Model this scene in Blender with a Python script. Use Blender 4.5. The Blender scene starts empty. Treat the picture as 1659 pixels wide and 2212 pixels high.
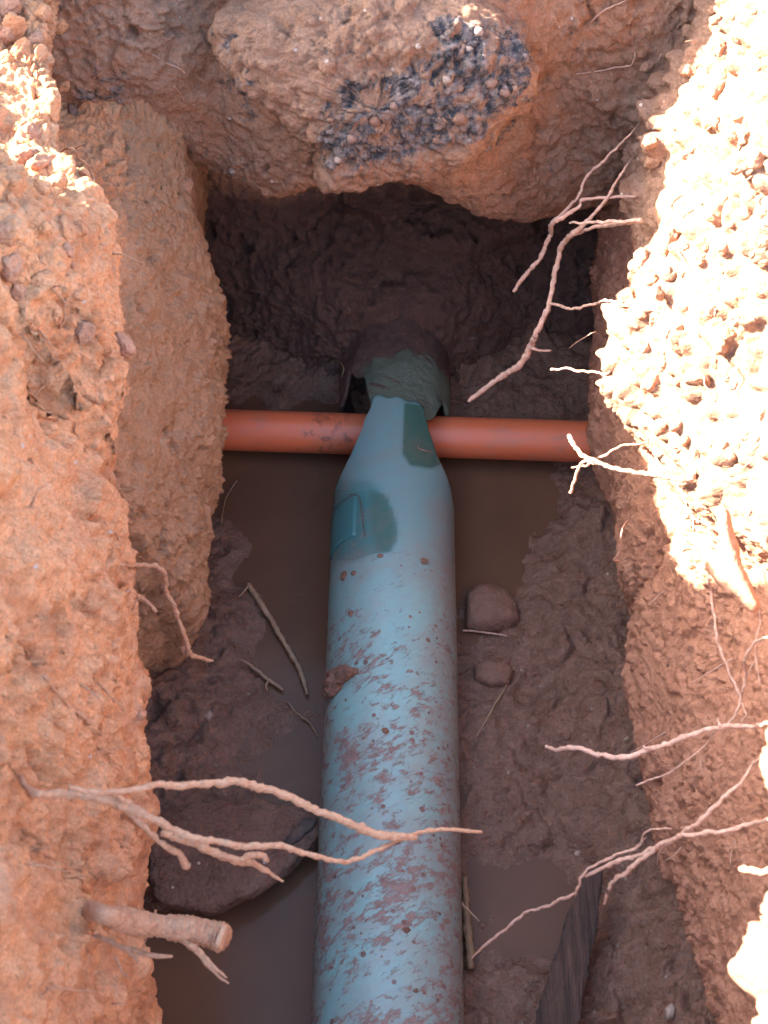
import bpy, math, random
import numpy as np
from mathutils import Vector, Matrix
from mathutils.bvhtree import BVHTree
random.seed(7); rng = np.random.default_rng(7)
S = bpy.context.scene
COL = S.collection
R = math.radians

# ---------------------------------------------------------------- camera, sky, sun, exposure
H = 1.56; PITCH = R(53.4); F = 3200.0          # camera height over the pipe, downward pitch, focal length in 1659x2212 pixels
cam_d = bpy.data.cameras.new('camera'); cam = bpy.data.objects.new('camera', cam_d); COL.objects.link(cam)
cam.location = (0, 0, H); cam.rotation_euler = (R(90) - PITCH, 0, 0)
cam_d.sensor_fit = 'VERTICAL'; cam_d.sensor_height = 36; cam_d.lens = F/2212*36
cam_d.clip_start = .02; cam_d.clip_end = 200
cam_d.dof.use_dof = True; cam_d.dof.focus_distance = 1.72; cam_d.dof.aperture_fstop = 13
S.camera = cam

SUN_DIR = Vector((-.80, .22, .50)).normalized()      # towards the sun
sun_d = bpy.data.lights.new('sun', 'SUN'); sun = bpy.data.objects.new('sun', sun_d); COL.objects.link(sun)
sun_d.energy = 5.0; sun_d.angle = R(.5); sun_d.color = (1, .91, .78)
sun.rotation_euler = SUN_DIR.to_track_quat('Z', 'Y').to_euler(); sun.location = SUN_DIR*8
W = bpy.data.worlds.new('World'); S.world = W; W.use_nodes = True
nt = W.node_tree
sky = nt.nodes.new('ShaderNodeTexSky'); sky.sky_type = 'NISHITA'; sky.sun_disc = False
sky.sun_elevation = math.asin(SUN_DIR.z); sky.sun_rotation = math.atan2(SUN_DIR.x, SUN_DIR.y)
sky.air_density = 1.0; sky.dust_density = 3.0
nt.links.new(sky.outputs[0], nt.nodes['Background'].inputs[0]); nt.nodes['Background'].inputs[1].default_value = .125
S.view_settings.view_transform = 'Standard'; S.view_settings.look = 'None'
S.view_settings.exposure = 3.42; S.view_settings.gamma = 1
S.render.engine = 'CYCLES'
S.cycles.max_bounces = 8; S.cycles.diffuse_bounces = 6

# ---------------------------------------------------------------- pixel <-> place
sP, cP = math.sin(PITCH), math.cos(PITCH)
def ray(X, Y):
    u, v = X - 829.5, Y - 1106
    return np.array([u, F*cP - v*sP, -F*sP - v*cP])
def atz(X, Y, z):                                    # the point at height z seen there
    d = ray(X, Y); return np.array([0, 0, H]) + d*((z - H)/d[2])
def aty(X, Y, y):                                    # the point on the upright plane y
    d = ray(X, Y); return np.array([0, 0, H]) + d*(y/d[1])
def pix(P):
    x, y, z = P[..., 0], P[..., 1], P[..., 2] - H
    dep = y*cP - z*sP; dn = -y*sP - z*cP
    dep = np.where(dep < .05, .05, dep)
    return x/dep*F + 829.5, dn/dep*F + 1106

# ---------------------------------------------------------------- noise
def hsh(i, j, k, s=0):
    h = (i*374761393 + j*668265263 + k*2147483647 + s*974634777).astype(np.int64) & 0xffffffff
    h = ((h ^ (h >> 13))*1274126177) & 0xffffffff
    h = ((h ^ (h >> 16))*2246822519) & 0xffffffff
    return (h ^ (h >> 15)) & 0xffffffff
def rnd(i, j, k, s=0): return hsh(i, j, k, s)/4294967295.0
def noise(P, s=0):
    I = np.floor(P).astype(np.int64); f = P - I; w = f*f*f*(f*(f*6 - 15) + 10)
    out = 0
    for a in (0, 1):
        for b in (0, 1):
            for c in (0, 1):
                h = hsh(I[..., 0]+a, I[..., 1]+b, I[..., 2]+c, s)
                gx = (h & 1023)/511.5 - 1; gy = ((h >> 10) & 1023)/511.5 - 1; gz = ((h >> 20) & 1023)/511.5 - 1
                g = gx*(f[..., 0]-a) + gy*(f[..., 1]-b) + gz*(f[..., 2]-c)
                ww = (w[..., 0] if a else 1-w[..., 0])*(w[..., 1] if b else 1-w[..., 1])*(w[..., 2] if c else 1-w[..., 2])
                out = out + g*ww
    return out*1.3
def fbm(P, sc, o=4, s=0, gain=.5, ridge=False):
    a, t, q = 1, 0, P*sc
    for i in range(o):
        n = noise(q, s + i)
        if ridge: n = 1 - 2*np.abs(n)*1.6
        t = t + a*n; a *= gain; q = q*2.03 + 7.3
    return t
def worley(P, sc, s=0):                              # distance to nearest and second nearest cell point, cell random
    Q = P*sc; I = np.floor(Q).astype(np.int64)
    f1 = np.full(P.shape[:-1], 9.); f2 = f1.copy(); cr = np.zeros_like(f1)
    for a in (-1, 0, 1):
        for b in (-1, 0, 1):
            for c in (-1, 0, 1):
                i, j, k = I[..., 0]+a, I[..., 1]+b, I[..., 2]+c
                dx = i + rnd(i, j, k, s) - Q[..., 0]; dy = j + rnd(i, j, k, s+1) - Q[..., 1]; dz = k + rnd(i, j, k, s+2) - Q[..., 2]
                d = np.sqrt(dx*dx + dy*dy + dz*dz)
                m = d < f1
                f2 = np.where(m, f1, np.minimum(f2, d)); cr = np.where(m, rnd(i, j, k, s+3), cr); f1 = np.where(m, d, f1)
    return f1, f2, cr
def facets(P, sc, s=0, w=.12):                               # broken clay: every cell a tilted flake; returns height in cell units
    Q = P*sc; I = np.floor(Q).astype(np.int64)
    f1 = np.full(P.shape[:-1], 9.); f2 = f1.copy(); hh = np.zeros_like(f1)
    for a in (-1, 0, 1):
        for b in (-1, 0, 1):
            for c in (-1, 0, 1):
                i, j, k = I[..., 0]+a, I[..., 1]+b, I[..., 2]+c
                r1, r2, r3 = rnd(i, j, k, s), rnd(i, j, k, s+1), rnd(i, j, k, s+2)
                dx = i + r1 - Q[..., 0]; dy = j + r2 - Q[..., 1]; dz = k + r3 - Q[..., 2]
                d = np.sqrt(dx*dx + dy*dy + dz*dz); m = d < f1
                h = (r3-.5)*1.9*dx + (r1-.5)*1.9*dy + (r2-.5)*1.9*dz + (((r1+r2*3+r3*7) % 1)-.5)*.55
                f2 = np.where(m, f1, np.minimum(f2, d)); hh = np.where(m, h, hh); f1 = np.where(m, d, f1)
    return hh*smooth(0, w, f2-f1) - .2*(1-smooth(0, w*.8, f2-f1))
def pebbles(P, sc, s=0, r0=.28, r1=.55):             # half-spheres sitting on a surface, in cell units
    f1, f2, cr = worley(P + fbm(P, sc*1.3, 2, s+9)[..., None]*.12/sc, sc, s)
    r = r0 + (r1 - r0)*cr
    return np.sqrt(np.maximum(r*r - f1*f1, 0))/sc
def smooth(a, b, x): t = np.clip((x-a)/(b-a), 0, 1); return t*t*(3-2*t)

def inside(poly, X, Y):
    c = np.zeros(X.shape, bool); n = len(poly)
    for i in range(n):
        (a, b), (p, q) = poly[i], poly[(i+1) % n]
        if b == q: continue
        c ^= ((b > Y) != (q > Y)) & (X < (p-a)*(Y-b)/(q-b) + a)
    return c
def soft(poly, X, Y, w):                              # softened polygon by jittered samples
    a = 0
    for k in range(12):
        dx, dy = rng.normal(0, w), rng.normal(0, w); a = a + inside(poly, X+dx, Y+dy)
    return a/12

# ---------------------------------------------------------------- linking and labels
def tag(o, label=None, cat=None, group=None, kind=None):
    if label: o['label'] = label
    if cat: o['category'] = cat
    if group: o['group'] = group
    if kind: o['kind'] = kind
    return o
def mesh(name, V, Fc, mat, parent=None, sm=True, attrs=None):
    me = bpy.data.meshes.new(name); me.from_pydata([tuple(map(float, v)) for v in V] if not isinstance(V, np.ndarray) else V.tolist(), [], Fc if isinstance(Fc, list) else Fc.tolist())
    if sm: me.polygons.foreach_set('use_smooth', [True]*len(me.polygons))
    me.materials.append(mat)
    for k, a in (attrs or {}).items():
        at = me.attributes.new(k, 'FLOAT', 'POINT'); at.data.foreach_set('value', np.asarray(a, dtype=np.float32).ravel())
    me.update()
    o = bpy.data.objects.new(name, me); COL.objects.link(o)
    if parent: o.parent = parent
    return o
def gridfaces(n, m):
    i = np.arange(n*m).reshape(n, m)
    return np.stack([i[:-1, :-1], i[:-1, 1:], i[1:, 1:], i[1:, :-1]], -1).reshape(-1, 4)
def normals(P):
    a = np.gradient(P, axis=0); b = np.gradient(P, axis=1); n = np.cross(a, b)
    return n/np.maximum(np.linalg.norm(n, axis=-1, keepdims=True), 1e-9)

# ---------------------------------------------------------------- materials
def newmat(name):
    m = bpy.data.materials.new(name); m.use_nodes = True
    return m, m.node_tree, m.node_tree.nodes['Principled BSDF']
class NB:
    def __init__(s, nt): s.nt = nt; s.co = s.n('ShaderNodeTexCoord').outputs['Object']
    def n(s, t, **k):
        x = s.nt.nodes.new(t)
        for a, b in k.items(): setattr(x, a, b)
        return x
    def link(s, a, b): s.nt.links.new(a, b)
    def noise(s, sc, det=4, rough=.55, dist=0, vec=None):
        x = s.n('ShaderNodeTexNoise'); x.inputs['Scale'].default_value = sc; x.inputs['Detail'].default_value = det
        x.inputs['Roughness'].default_value = rough; x.inputs['Distortion'].default_value = dist
        s.link(vec or s.co, x.inputs['Vector']); return x.outputs['Fac']
    def vor(s, sc, feat='F1', out='Distance', vec=None, rnd_=1):
        x = s.n('ShaderNodeTexVoronoi', feature=feat); x.inputs['Scale'].default_value = sc; x.inputs['Randomness'].default_value = rnd_
        s.link(vec or s.co, x.inputs['Vector']); return x.outputs[out]
    def ramp(s, f, a, b, c0=(0, 0, 0, 1), c1=(1, 1, 1, 1)):
        x = s.n('ShaderNodeValToRGB'); x.color_ramp.elements[0].position = a; x.color_ramp.elements[1].position = b
        x.color_ramp.elements[0].color = c0; x.color_ramp.elements[1].color = c1
        s.link(f, x.inputs[0]); return x.outputs[0]
    def mix(s, f, a, b, mode='MIX'):
        x = s.n('ShaderNodeMix', data_type='RGBA', blend_type=mode)
        for v, i in ((f, 0), (a, 6), (b, 7)):
            if isinstance(v, (int, float)): x.inputs[i].default_value = v
            elif isinstance(v, tuple): x.inputs[i].default_value = (*v, 1) if len(v) == 3 else v
            else: s.link(v, x.inputs[i])
        return x.outputs[2]
    def math(s, op, a, b=0):
        x = s.n('ShaderNodeMath', operation=op)
        for v, i in ((a, 0), (b, 1)):
            if isinstance(v, (int, float)): x.inputs[i].default_value = v
            else: s.link(v, x.inputs[i])
        return x.outputs[0]
    def attr(s, name): return s.n('ShaderNodeAttribute', attribute_name=name).outputs['Fac']
    def bump(s, h, st, dist, prev=None):
        x = s.n('ShaderNodeBump'); x.inputs['Strength'].default_value = st; x.inputs['Distance'].default_value = dist
        s.link(h, x.inputs['Height'])
        if prev: s.link(prev, x.inputs['Normal'])
        return x.outputs[0]
    def stretch(s, sc, rot=(0, 0, 0)):
        x = s.n('ShaderNodeMapping'); x.inputs['Rotation'].default_value = rot
        if any(rot): x.vector_type = 'TEXTURE'; sc = tuple(1/v for v in sc)
        x.inputs['Scale'].default_value = sc
        s.link(s.co, x.inputs[0]); return x.outputs[0]

def soil(name, c0, c1, c2, rough=(.75, .95), bumps=1., spec=.3, dark=None, pale=(.5, .42, .36), palef=.04, red=None, lower_tone=None):
    m, nt, b = newmat(name); N = NB(nt)
    big = N.ramp(N.noise(9, 5, .6, .6), .36, .64); mid = N.ramp(N.noise(46, 6, .65, .4), .35, .66); fine = N.noise(330, 5, .7)
    c = N.mix(big, c0, c1); c = N.mix(N.math('MULTIPLY', mid, .75), c, c2)
    c = N.mix(.5, c, N.ramp(fine, .32, .66, (.25, .22, .2, 1), (1, 1, 1, 1)), 'MULTIPLY')
    c = N.mix(N.math('MULTIPLY', N.ramp(N.noise(85, 5, .7, 1.2), .60, .70), .6), c, (.11, .06, .045))  # scattered dark flecks, the shade of small pits put into the colour
    # crumbs: small pale grains and dark grains
    vr = N.vor(150, out='Color'); vd = N.vor(150)
    sx = N.n('ShaderNodeSeparateColor'); N.link(vr, sx.inputs[0])
    gr = N.math('MULTIPLY', N.math('GREATER_THAN', sx.outputs[0], 1 - palef*.5), N.math('LESS_THAN', vd, N.math('MULTIPLY', sx.outputs[2], .36)))
    c = N.mix(gr, c, pale)
    gd = N.math('MULTIPLY', N.math('GREATER_THAN', sx.outputs[1], .93), N.math('LESS_THAN', vd, .3))
    c = N.mix(N.math('MULTIPLY', gd, .25), c, (.03, .02, .018))
    if red: c = N.mix(N.math('MULTIPLY', N.ramp(N.noise(6.5, 6, .7, .8), .52, .68), .5), c, (.36, .235, .165))   # greyer silt patches
    if red:                                          # iron-red staining
        c = N.mix(N.math('MULTIPLY', N.ramp(N.noise(16, 4, .6, 1), .5, .66), .6), c, red)
    if lower_tone:                                        # second tone, mixed in lower down by a mesh attribute
        ly = N.ramp(N.math('ADD', N.attr('lower_tone'), N.math('MULTIPLY', N.math('SUBTRACT', N.noise(14, 5, .65), .5), .9)), .3, .7)
        l2 = N.mix(mid, lower_tone[0], lower_tone[1]); l2 = N.mix(.42, l2, N.ramp(fine, .3, .7, (.35, .35, .35, 1), (1, 1, 1, 1)), 'MULTIPLY')
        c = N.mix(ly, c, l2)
    if dark:                                         # a charcoal stain held in the mesh
        dk = N.attr('dark'); dn = N.ramp(N.math('ADD', dk, N.math('MULTIPLY', N.math('SUBTRACT', N.noise(38, 7, .72, .6), .5), 3.2)), .42, .62)
        c = N.mix(dn, c, N.mix(N.ramp(N.noise(95, 5, .7), .42, .62), dark, (.24, .185, .16)))
    N.link(c, b.inputs['Base Color'])
    rr = N.n('ShaderNodeMapRange'); rr.inputs[3].default_value = rough[0]; rr.inputs[4].default_value = rough[1]
    N.link(mid, rr.inputs[0]); N.link(rr.outputs[0], b.inputs['Roughness'])
    b.inputs['Specular IOR Level'].default_value = spec
    n = N.bump(N.noise(60, 8, .66, .4), .8*bumps, .010)
    n = N.bump(N.vor(210, 'SMOOTH_F1'), .5*bumps, -.003, n)
    n = N.bump(N.noise(380, 5, .7), .6*bumps, .002, n)
    N.link(n, b.inputs['Normal'])
    return m

M = {}
M['left'] = soil('orange_clay', (.72, .35, .165), (.64, .295, .13), (.74, .425, .24), red=(.36, .14, .06), lower_tone=((.42, .235, .125), (.49, .29, .17)))
M['right'] = soil('dry_pale_clay', (.37, .205, .13), (.29, .14, .08), (.44, .275, .185), pale=(.62, .52, .4), palef=.12, lower_tone=((.52, .265, .165), (.43, .20, .12)))
M['back'] = soil('brown_clay', (.37, .20, .12), (.31, .155, .09), (.43, .26, .17), red=(.33, .14, .07), dark=(.040, .038, .040), lower_tone=((.105, .056, .041), (.14, .078, .058)))
M['mud'] = soil('wet_mud', (.235, .115, .069), (.165, .08, .050), (.30, .17, .112), rough=(.16, .8), spec=.6, pale=(.33, .27, .22), palef=.05, bumps=1.3)
M['stone'] = soil('muddy_stone', (.20, .102, .066), (.15, .076, .05), (.25, .145, .10), rough=(.5, .8), bumps=.6)
M['pebble_pale'] = soil('pale_pebble', (.34, .26, .21), (.27, .19, .15), (.40, .32, .26), rough=(.5, .8), bumps=.35)
M['pebble_warm'] = soil('warm_pebble', (.22, .135, .10), (.17, .1, .075), (.28, .18, .135), rough=(.5, .8), bumps=.5)
M['clinker'] = soil('clinker_clay', (.31, .17, .105), (.26, .135, .08), (.37, .225, .15), dark=(.038, .037, .040), pale=(.4, .32, .27), palef=.1)
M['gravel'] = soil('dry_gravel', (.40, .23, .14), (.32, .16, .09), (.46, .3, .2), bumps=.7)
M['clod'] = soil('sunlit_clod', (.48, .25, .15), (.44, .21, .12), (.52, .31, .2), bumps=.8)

def m_water():
    m, nt, b = newmat('muddy_water'); N = NB(nt)
    c = N.mix(N.ramp(N.noise(5, 4, .6, 1), .35, .65), (.125, .064, .037), (.10, .052, .032))
    N.link(c, b.inputs['Base Color']); b.inputs['Roughness'].default_value = .16; b.inputs['Specular IOR Level'].default_value = .09
    N.link(N.bump(N.noise(14, 3, .5), .12, .004), b.inputs['Normal']); return m
M['water'] = m_water()

def m_blue():
    m, nt, b = newmat('blue_green_pvc'); N = NB(nt)
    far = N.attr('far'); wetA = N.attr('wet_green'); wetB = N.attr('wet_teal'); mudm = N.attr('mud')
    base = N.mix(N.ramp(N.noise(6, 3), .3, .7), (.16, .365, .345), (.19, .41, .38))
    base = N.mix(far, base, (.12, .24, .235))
    base = N.mix(N.math('MULTIPLY', N.ramp(N.noise(500, 3), .35, .75), .3), base, (.22, .30, .34))
    base = N.mix(N.math('MULTIPLY', wetB, .85), base, (.028, .15, .15)); base = N.mix(N.math('MULTIPLY', wetA, .9), base, (.038, .095, .068))
    # dust film that gathers on the flank
    dust = N.math('MULTIPLY', N.ramp(N.noise(140, 6, .8, .5), .3, .6), N.attr('dust'))
    base = N.mix(dust, base, (.22, .13, .10))
    # smeared mud: streaks across the pipe, blots and dots
    st = N.noise(1, 4, .6, .25, N.stretch((55, 95, 60), (0, 0, .5)))
    st2 = N.noise(1, 5, .7, .3, N.stretch((130, 300, 160), (0, 0, .55)))
    blot = N.noise(11, 3, .5, .2)
    f = N.math('ADD', N.math('MULTIPLY', st, .6), N.math('MULTIPLY', st2, .4))
    film_ = N.math('MULTIPLY', N.ramp(N.math('ADD', N.noise(1, 5, .65, .4, N.stretch((12, 30, 20), (0, 0, .5))), N.math('MULTIPLY', N.math('SUBTRACT', mudm, .5), .3)), .40, .64), .36)
    base = N.mix(film_, base, (.23, .15, .12))
    f = N.math('ADD', f, N.math('MULTIPLY', N.math('SUBTRACT', blot, .5), .26))
    f = N.math('ADD', f, N.math('MULTIPLY', N.math('SUBTRACT', mudm, .5), .26))
    mm = N.ramp(f, .55, .63)
    mc = N.mix(N.ramp(N.noise(120, 4), .35, .65), (.17, .08, .06), (.24, .14, .115))
    c = N.mix(N.math('MULTIPLY', mm, .86), base, mc)
    vd = N.vor(95); vr = N.vor(95, out='Color'); sx = N.n('ShaderNodeSeparateColor'); N.link(vr, sx.inputs[0])
    rad = N.math('MULTIPLY', N.math('SUBTRACT', sx.outputs[0], .62), .85)
    dots = N.math('MULTIPLY', N.math('LESS_THAN', vd, rad), N.math('GREATER_THAN', mudm, .4))
    c = N.mix(N.math('MULTIPLY', dots, .9), c, N.mix(sx.outputs[1], (.10, .045, .035), (.20, .10, .08)))
    N.link(c, b.inputs['Base Color'])
    r = N.math('ADD', .42, N.math('MULTIPLY', mm, .35)); r = N.math('SUBTRACT', r, N.math('MULTIPLY', N.math('ADD', wetA, wetB), .2))
    N.link(r, b.inputs['Roughness'])
    n = N.bump(N.math('ADD', mm, dots), .5, .0012); n = N.bump(N.noise(400, 4), .12, .001, n)
    N.link(n, b.inputs['Normal']); return m
M['blue'] = m_blue()
def m_farpipe():
    m, nt, b = newmat('mud_coated_pvc'); N = NB(nt)
    base = N.mix(N.ramp(N.noise(8, 3), .35, .65), (.125, .16, .115), (.09, .115, .08))
    st = N.noise(1, 5, .65, .8, N.stretch((18, 60, 24), (0, 0, -.35)))
    f = N.math('ADD', st, N.math('MULTIPLY', N.math('SUBTRACT', N.attr('mud'), .5), .75))
    c = N.mix(N.ramp(f, .47, .56), base, N.mix(N.ramp(N.noise(70, 5), .35, .65), (.060, .034, .027), (.115, .065, .05)))
    N.link(c, b.inputs['Base Color']); b.inputs['Roughness'].default_value = .6
    n = N.bump(N.noise(60, 7, .7), N.math('MULTIPLY', 1, 1) and .8, .010); N.link(n, b.inputs['Normal']); return m
M['farpipe'] = m_farpipe()
def m_orange():
    m, nt, b = newmat('orange_pvc'); N = NB(nt)
    c = N.mix(N.ramp(N.noise(5, 3), .3, .7), (.62, .155, .062), (.56, .14, .06))
    c = N.mix(N.math('MULTIPLY', N.ramp(N.noise(1, 5, .65, .6, N.stretch((22, 60, 60))), .5, .66), .55), c, (.40, .17, .11))
    c = N.mix(N.math('MULTIPLY', N.ramp(N.math('ADD', N.noise(70, 6, .7, .8), N.math('MULTIPLY', N.attr('mud'), .22)), .70, .80), .7), c, (.16, .055, .035))
    N.link(c, b.inputs['Base Color']); b.inputs['Roughness'].default_value = .42
    N.link(N.bump(N.noise(160, 5), .15, .002), b.inputs['Normal']); return m
M['orange'] = m_orange()
def simple(name, a, b_, rough=.8, sc=60, bs=.5, bd=.002, grain=None):
    m, nt, b = newmat(name); N = NB(nt)
    v = N.stretch(grain) if grain else None
    c = N.mix(N.ramp(N.noise(sc, 5, .65, .4, v), .35, .66), a, b_)
    c = N.mix(.35, c, N.ramp(N.noise(600, 3), .3, .7, (.5, .5, .5, 1), (1, 1, 1, 1)), 'MULTIPLY')
    N.link(c, b.inputs['Base Color']); b.inputs['Roughness'].default_value = rough
    N.link(N.bump(N.noise(sc*1.5, 6, .7, .3, v), bs, bd), b.inputs['Normal']); return m
M['root'] = simple('root_bark', (.50, .27, .17), (.62, .40, .28), bs=.9, bd=.004, sc=150)
M['root_bark'] = simple('cut_root_bark', (.56, .32, .20), (.66, .42, .28), bs=.8, bd=.004, sc=1, grain=(25, 160, 120))
M['root_pale'] = simple('pale_root', (.60, .40, .31), (.46, .26, .18), bs=.9, bd=.003, sc=160)
M['root_clay'] = simple('clay_coated_root', (.52, .26, .14), (.64, .38, .23), bs=1, bd=.005, sc=150)
M['cut'] = simple('cut_root_end', (.62, .40, .25), (.5, .28, .16), bs=1, bd=.004)
M['stick'] = simple('wet_stick', (.36, .23, .13), (.23, .135, .08), rough=.6)
M['stick_y'] = simple('yellow_stick', (.27, .17, .085), (.17, .10, .06), rough=.6)
M['char'] = simple('charred_wood', (.05, .034, .028), (.16, .095, .07), rough=.6, sc=1, bs=1., bd=.012, grain=(150, 9, 60))
M['slab'] = soil('mud_covered_slab', (.19, .10, .062), (.14, .072, .047), (.25, .145, .10), rough=(.25, .75), bumps=1.3, spec=.45, red=(.24, .11, .075))
M['slabedge'] = simple('slab_edge', (.04, .03, .025), (.11, .065, .045), rough=.85)
M['quartz'] = simple('pale_chip', (.30, .22, .16), (.2, .13, .095), rough=.35)

# ---------------------------------------------------------------- lofted banks
def catmull(K, t):                                   # K: (k, n, 3), t in 0..k-1
    k = K.shape[0]; i = np.clip(np.floor(t).astype(int), 0, k-2); f = (t - i)[:, None, None]
    g = lambda j: K[np.clip(j, 0, k-1)]
    p0, p1, p2, p3 = g(i-1), g(i), g(i+1), g(i+2)
    return .5*((2*p1) + (p2-p0)*f + (2*p0-5*p1+4*p2-p3)*f*f + (3*p1-p0-3*p2+p3)*f**3)
def tab(pts, s):                                     # pixel + height list -> x(y), z(y)
    Q = np.array([atz(*p) for p in pts]); o = np.argsort(Q[:, 1]); Q = Q[o]
    return np.interp(s, Q[:, 1], Q[:, 0]), np.interp(s, Q[:, 1], Q[:, 2])
def dens(segs): return np.concatenate([np.linspace(a, b, n, endpoint=False) for a, b, n in segs] + [[segs[-1][1]]])

s = dens([(-2.2, -.2, 40), (-.2, .2, 60), (.2, 1.5, 620), (1.5, 2.0, 60)])
ns = len(s)
def K(x, z): return np.stack([np.broadcast_to(x, s.shape), s, np.broadcast_to(z, s.shape)], -1)

# --- left bank
E1 = [(120,0,.62),(132,180,.62),(146,330,.61),(228,430,.6),(262,510,.59),(280,620,.58),(275,800,.56),(262,950,.53),(228,990,.5),(240,1080,.48),(282,1110,.46),
      (282,1250,.44),(300,1330,.42),(322,1500,.40),(325,1650,.37),(345,1750,.35),(318,1900,.32),(290,2060,.30),(342,2140,.28),(342,2212,.27)]
E2 = [(415,330,.40),(430,420,.35),(470,560,.28),(492,650,.24),(476,750,.22),(482,850,.2),(478,960,.18),(450,1050,.16),(464,1130,.15),(460,1250,.12),(428,1320,.10),(370,1350,.08),(325,1420,.06),(300,1500,.06)]
x1, z1 = tab(E1, s); x1 = x1 - .006; x3, z3 = tab(E2, s)
x3 = np.where(s < .8, np.minimum(x3, -.262), x3)
SHADE_RISE = np.interp(s, [-2, .1, .35, .6, 1.0, 1.08, 1.33, 1.42, 1.7, 2.2], [0, .05, .12, .22, .20, .0, .0, .17, .22, .1])   # unseen rise of the left rim, shaped to shade right bank and rock
zt = np.interp(s, [.9, 1.06, 1.36, 1.42], [.76, .66, .66, .76]) + SHADE_RISE*.6
FRW = smooth(1.0, 1.3, s); x3 = x3 - .010
KL = np.stack([K(-3.0, .72), K(-1.3, .74), K(-.75, .77 + SHADE_RISE*.9), K(-.50, zt + .03 + SHADE_RISE*.4), K(x1-.135, zt), K(x1-.062, z1 + (zt-z1)*.55), K(x1, z1), K(x1-.052+.03*FRW, z1-.13),
               K((x1+x3)/2-.055+.045*FRW, (z1+z3)/2-.02), K(x3, z3), K(x3-.015, z3*.45-.02), K(x3-.06, -.12)])
t = dens([(0, 2, 12), (2, 3, 14), (3, 4, 60), (4, 6, 120), (6, 9, 220), (9, 11, 70)])
PL = catmull(KL, t); NL = normals(PL)
if NL[len(t)//2, ns//2, 0] < 0: NL = -NL
pl = PL.reshape(-1, 3); 
tl = np.repeat(t, ns); up = smooth(6.6, 5.6, tl)      # loose crumbly topsoil above, dug face below
lo = 1-up
def crumble(p, s0, st=1.):                           # torn facets, fine crumbs, pits and cracks
    q = p + np.stack([noise(p*26, s0+k) + .5*noise(p*60, s0+k+9) for k in (0, 1, 2)], -1)*.010
    m = smooth(-.3, .35, fbm(p, 7, 3, s0+30))         # rough zones and trowel-smooth zones
    d = facets(q*np.array([1, .85, 1.2]), 28, s0, .2)*.0075*(.55+.6*m) + facets(q, 66, s0+20, .25)*.0050*(.35+.9*m) + facets(p, 150, s0+25, .3)*.0030*(.3+.9*m)
    d = d + fbm(q, 40, 4, s0+40, gain=.6, ridge=True)*.0028 + fbm(p, 150, 3, s0+50, gain=.75)*.0026*(.5+.8*m)
    pit = smooth(.40, .72, fbm(q*np.array([1, 1, .6]), 42, 3, s0+60)); d = d - pit*.014*(.4+m)
    return d*st
D = fbm(pl, 7, 3, 1)*.011 + crumble(pl, 300, .95)
D += up*(pebbles(pl, 24, 20, .0, .5)*.35 + pebbles(pl, 60, 30, .0, .5)*.4 - .003)
f1, f2, cr = worley(pl*np.array([1, .8, 1.3]), 15, 50); D += facets(pl + np.stack([noise(pl*30, 60+k) for k in (0, 1, 2)], -1)*.012, 15, 50, .16)*.013*(up*.9+.15)
PLd = PL + NL*D.reshape(len(t), ns)[..., None]
left = mesh('trench_wall_left', PLd.reshape(-1, 3), gridfaces(len(t), ns), M['left'], attrs={'lower_tone': smooth(7.4, 8.4, tl)}); tag(left, kind='structure')

# --- right bank
U = [(1378,0,.42),(1372,200,.42),(1352,340,.41),(1352,420,.41),(1370,500,.40),(1368,600,.39),(1324,640,.39),(1326,700,.39),(1286,750,.38),(1290,830,.38),(1350,900,.40),(1430,980,.42),
     (1520,1060,.45),(1600,1110,.47),(1690,1170,.52),(1715,1300,.56),(1700,1500,.60),(1650,1580,.62),(1622,1650,.62),(1640,1750,.62),(1628,1900,.62),(1614,2060,.62),(1606,2212,.62)]
L = [(1300,380,.2),(1285,500,.2),(1302,560,.2),(1280,650,.17),(1278,720,.15),(1272,900,.12),(1322,1010,.12),(1338,1200,.12),(1382,1280,.12),(1352,1350,.11),(1372,1500,.11),(1390,1620,.11),
     (1420,1750,.12),(1480,1900,.13),(1530,2050,.14),(1570,2212,.15)]
xu, zu = tab(U, s); xu = xu + .004 + .003*smooth(.75, .5, s); xl, zl = tab(L, s); xl = xl + .010
KR = np.stack([K(3.0, .74), K(1.2, .76), K(.7, .80), K(.48, .82), K(xu+.14, np.maximum(.76, zu+.12)), K(xu+.07, zu + (np.maximum(.76, zu+.12)-zu)*.62), K(xu, zu), K(np.maximum(xu+.022, xl+.03), zu-.08),
               K(np.maximum((xu+xl)/2+.02, xl+.02), (zu+zl)/2), K(xl, zl), K(xl+.004, zl*.4), K(xl+.05, -.12)])
t = dens([(0, 2, 12), (2, 3, 14), (3, 4, 50), (4, 6, 170), (6, 9, 210), (9, 11, 60)])
PR = catmull(KR, t); NR = normals(PR)
if NR[len(t)//2, ns//2, 0] > 0: NR = -NR
pr = PR.reshape(-1, 3); tr = np.repeat(t, ns); up = smooth(6.4, 5.8, tr); lo = 1-up
D = fbm(pr, 8, 3, 3)*.010 + crumble(pr, 400, .95)*(lo*.65+.3)
wp = pr + np.stack([noise(pr*18, 5+k) for k in (0, 1, 2)], -1)*.014
D += up*(pebbles(wp*np.array([1, .8, 1.15]), 34, 120, .1, .64)*.95 + pebbles(wp, 62, 130, .1, .64)*.8 + pebbles(pr, 19, 135, .0, .55)*.5 + facets(wp, 14, 137, .3)*.008 - .012)
PRd = PR + NR*D.reshape(len(t), ns)[..., None]
right = mesh('trench_wall_right', PRd.reshape(-1, 3), gridfaces(len(t), ns), M['right'], attrs={'lower_tone': smooth(5.9, 6.6, tr)}); tag(right, kind='structure')

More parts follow.
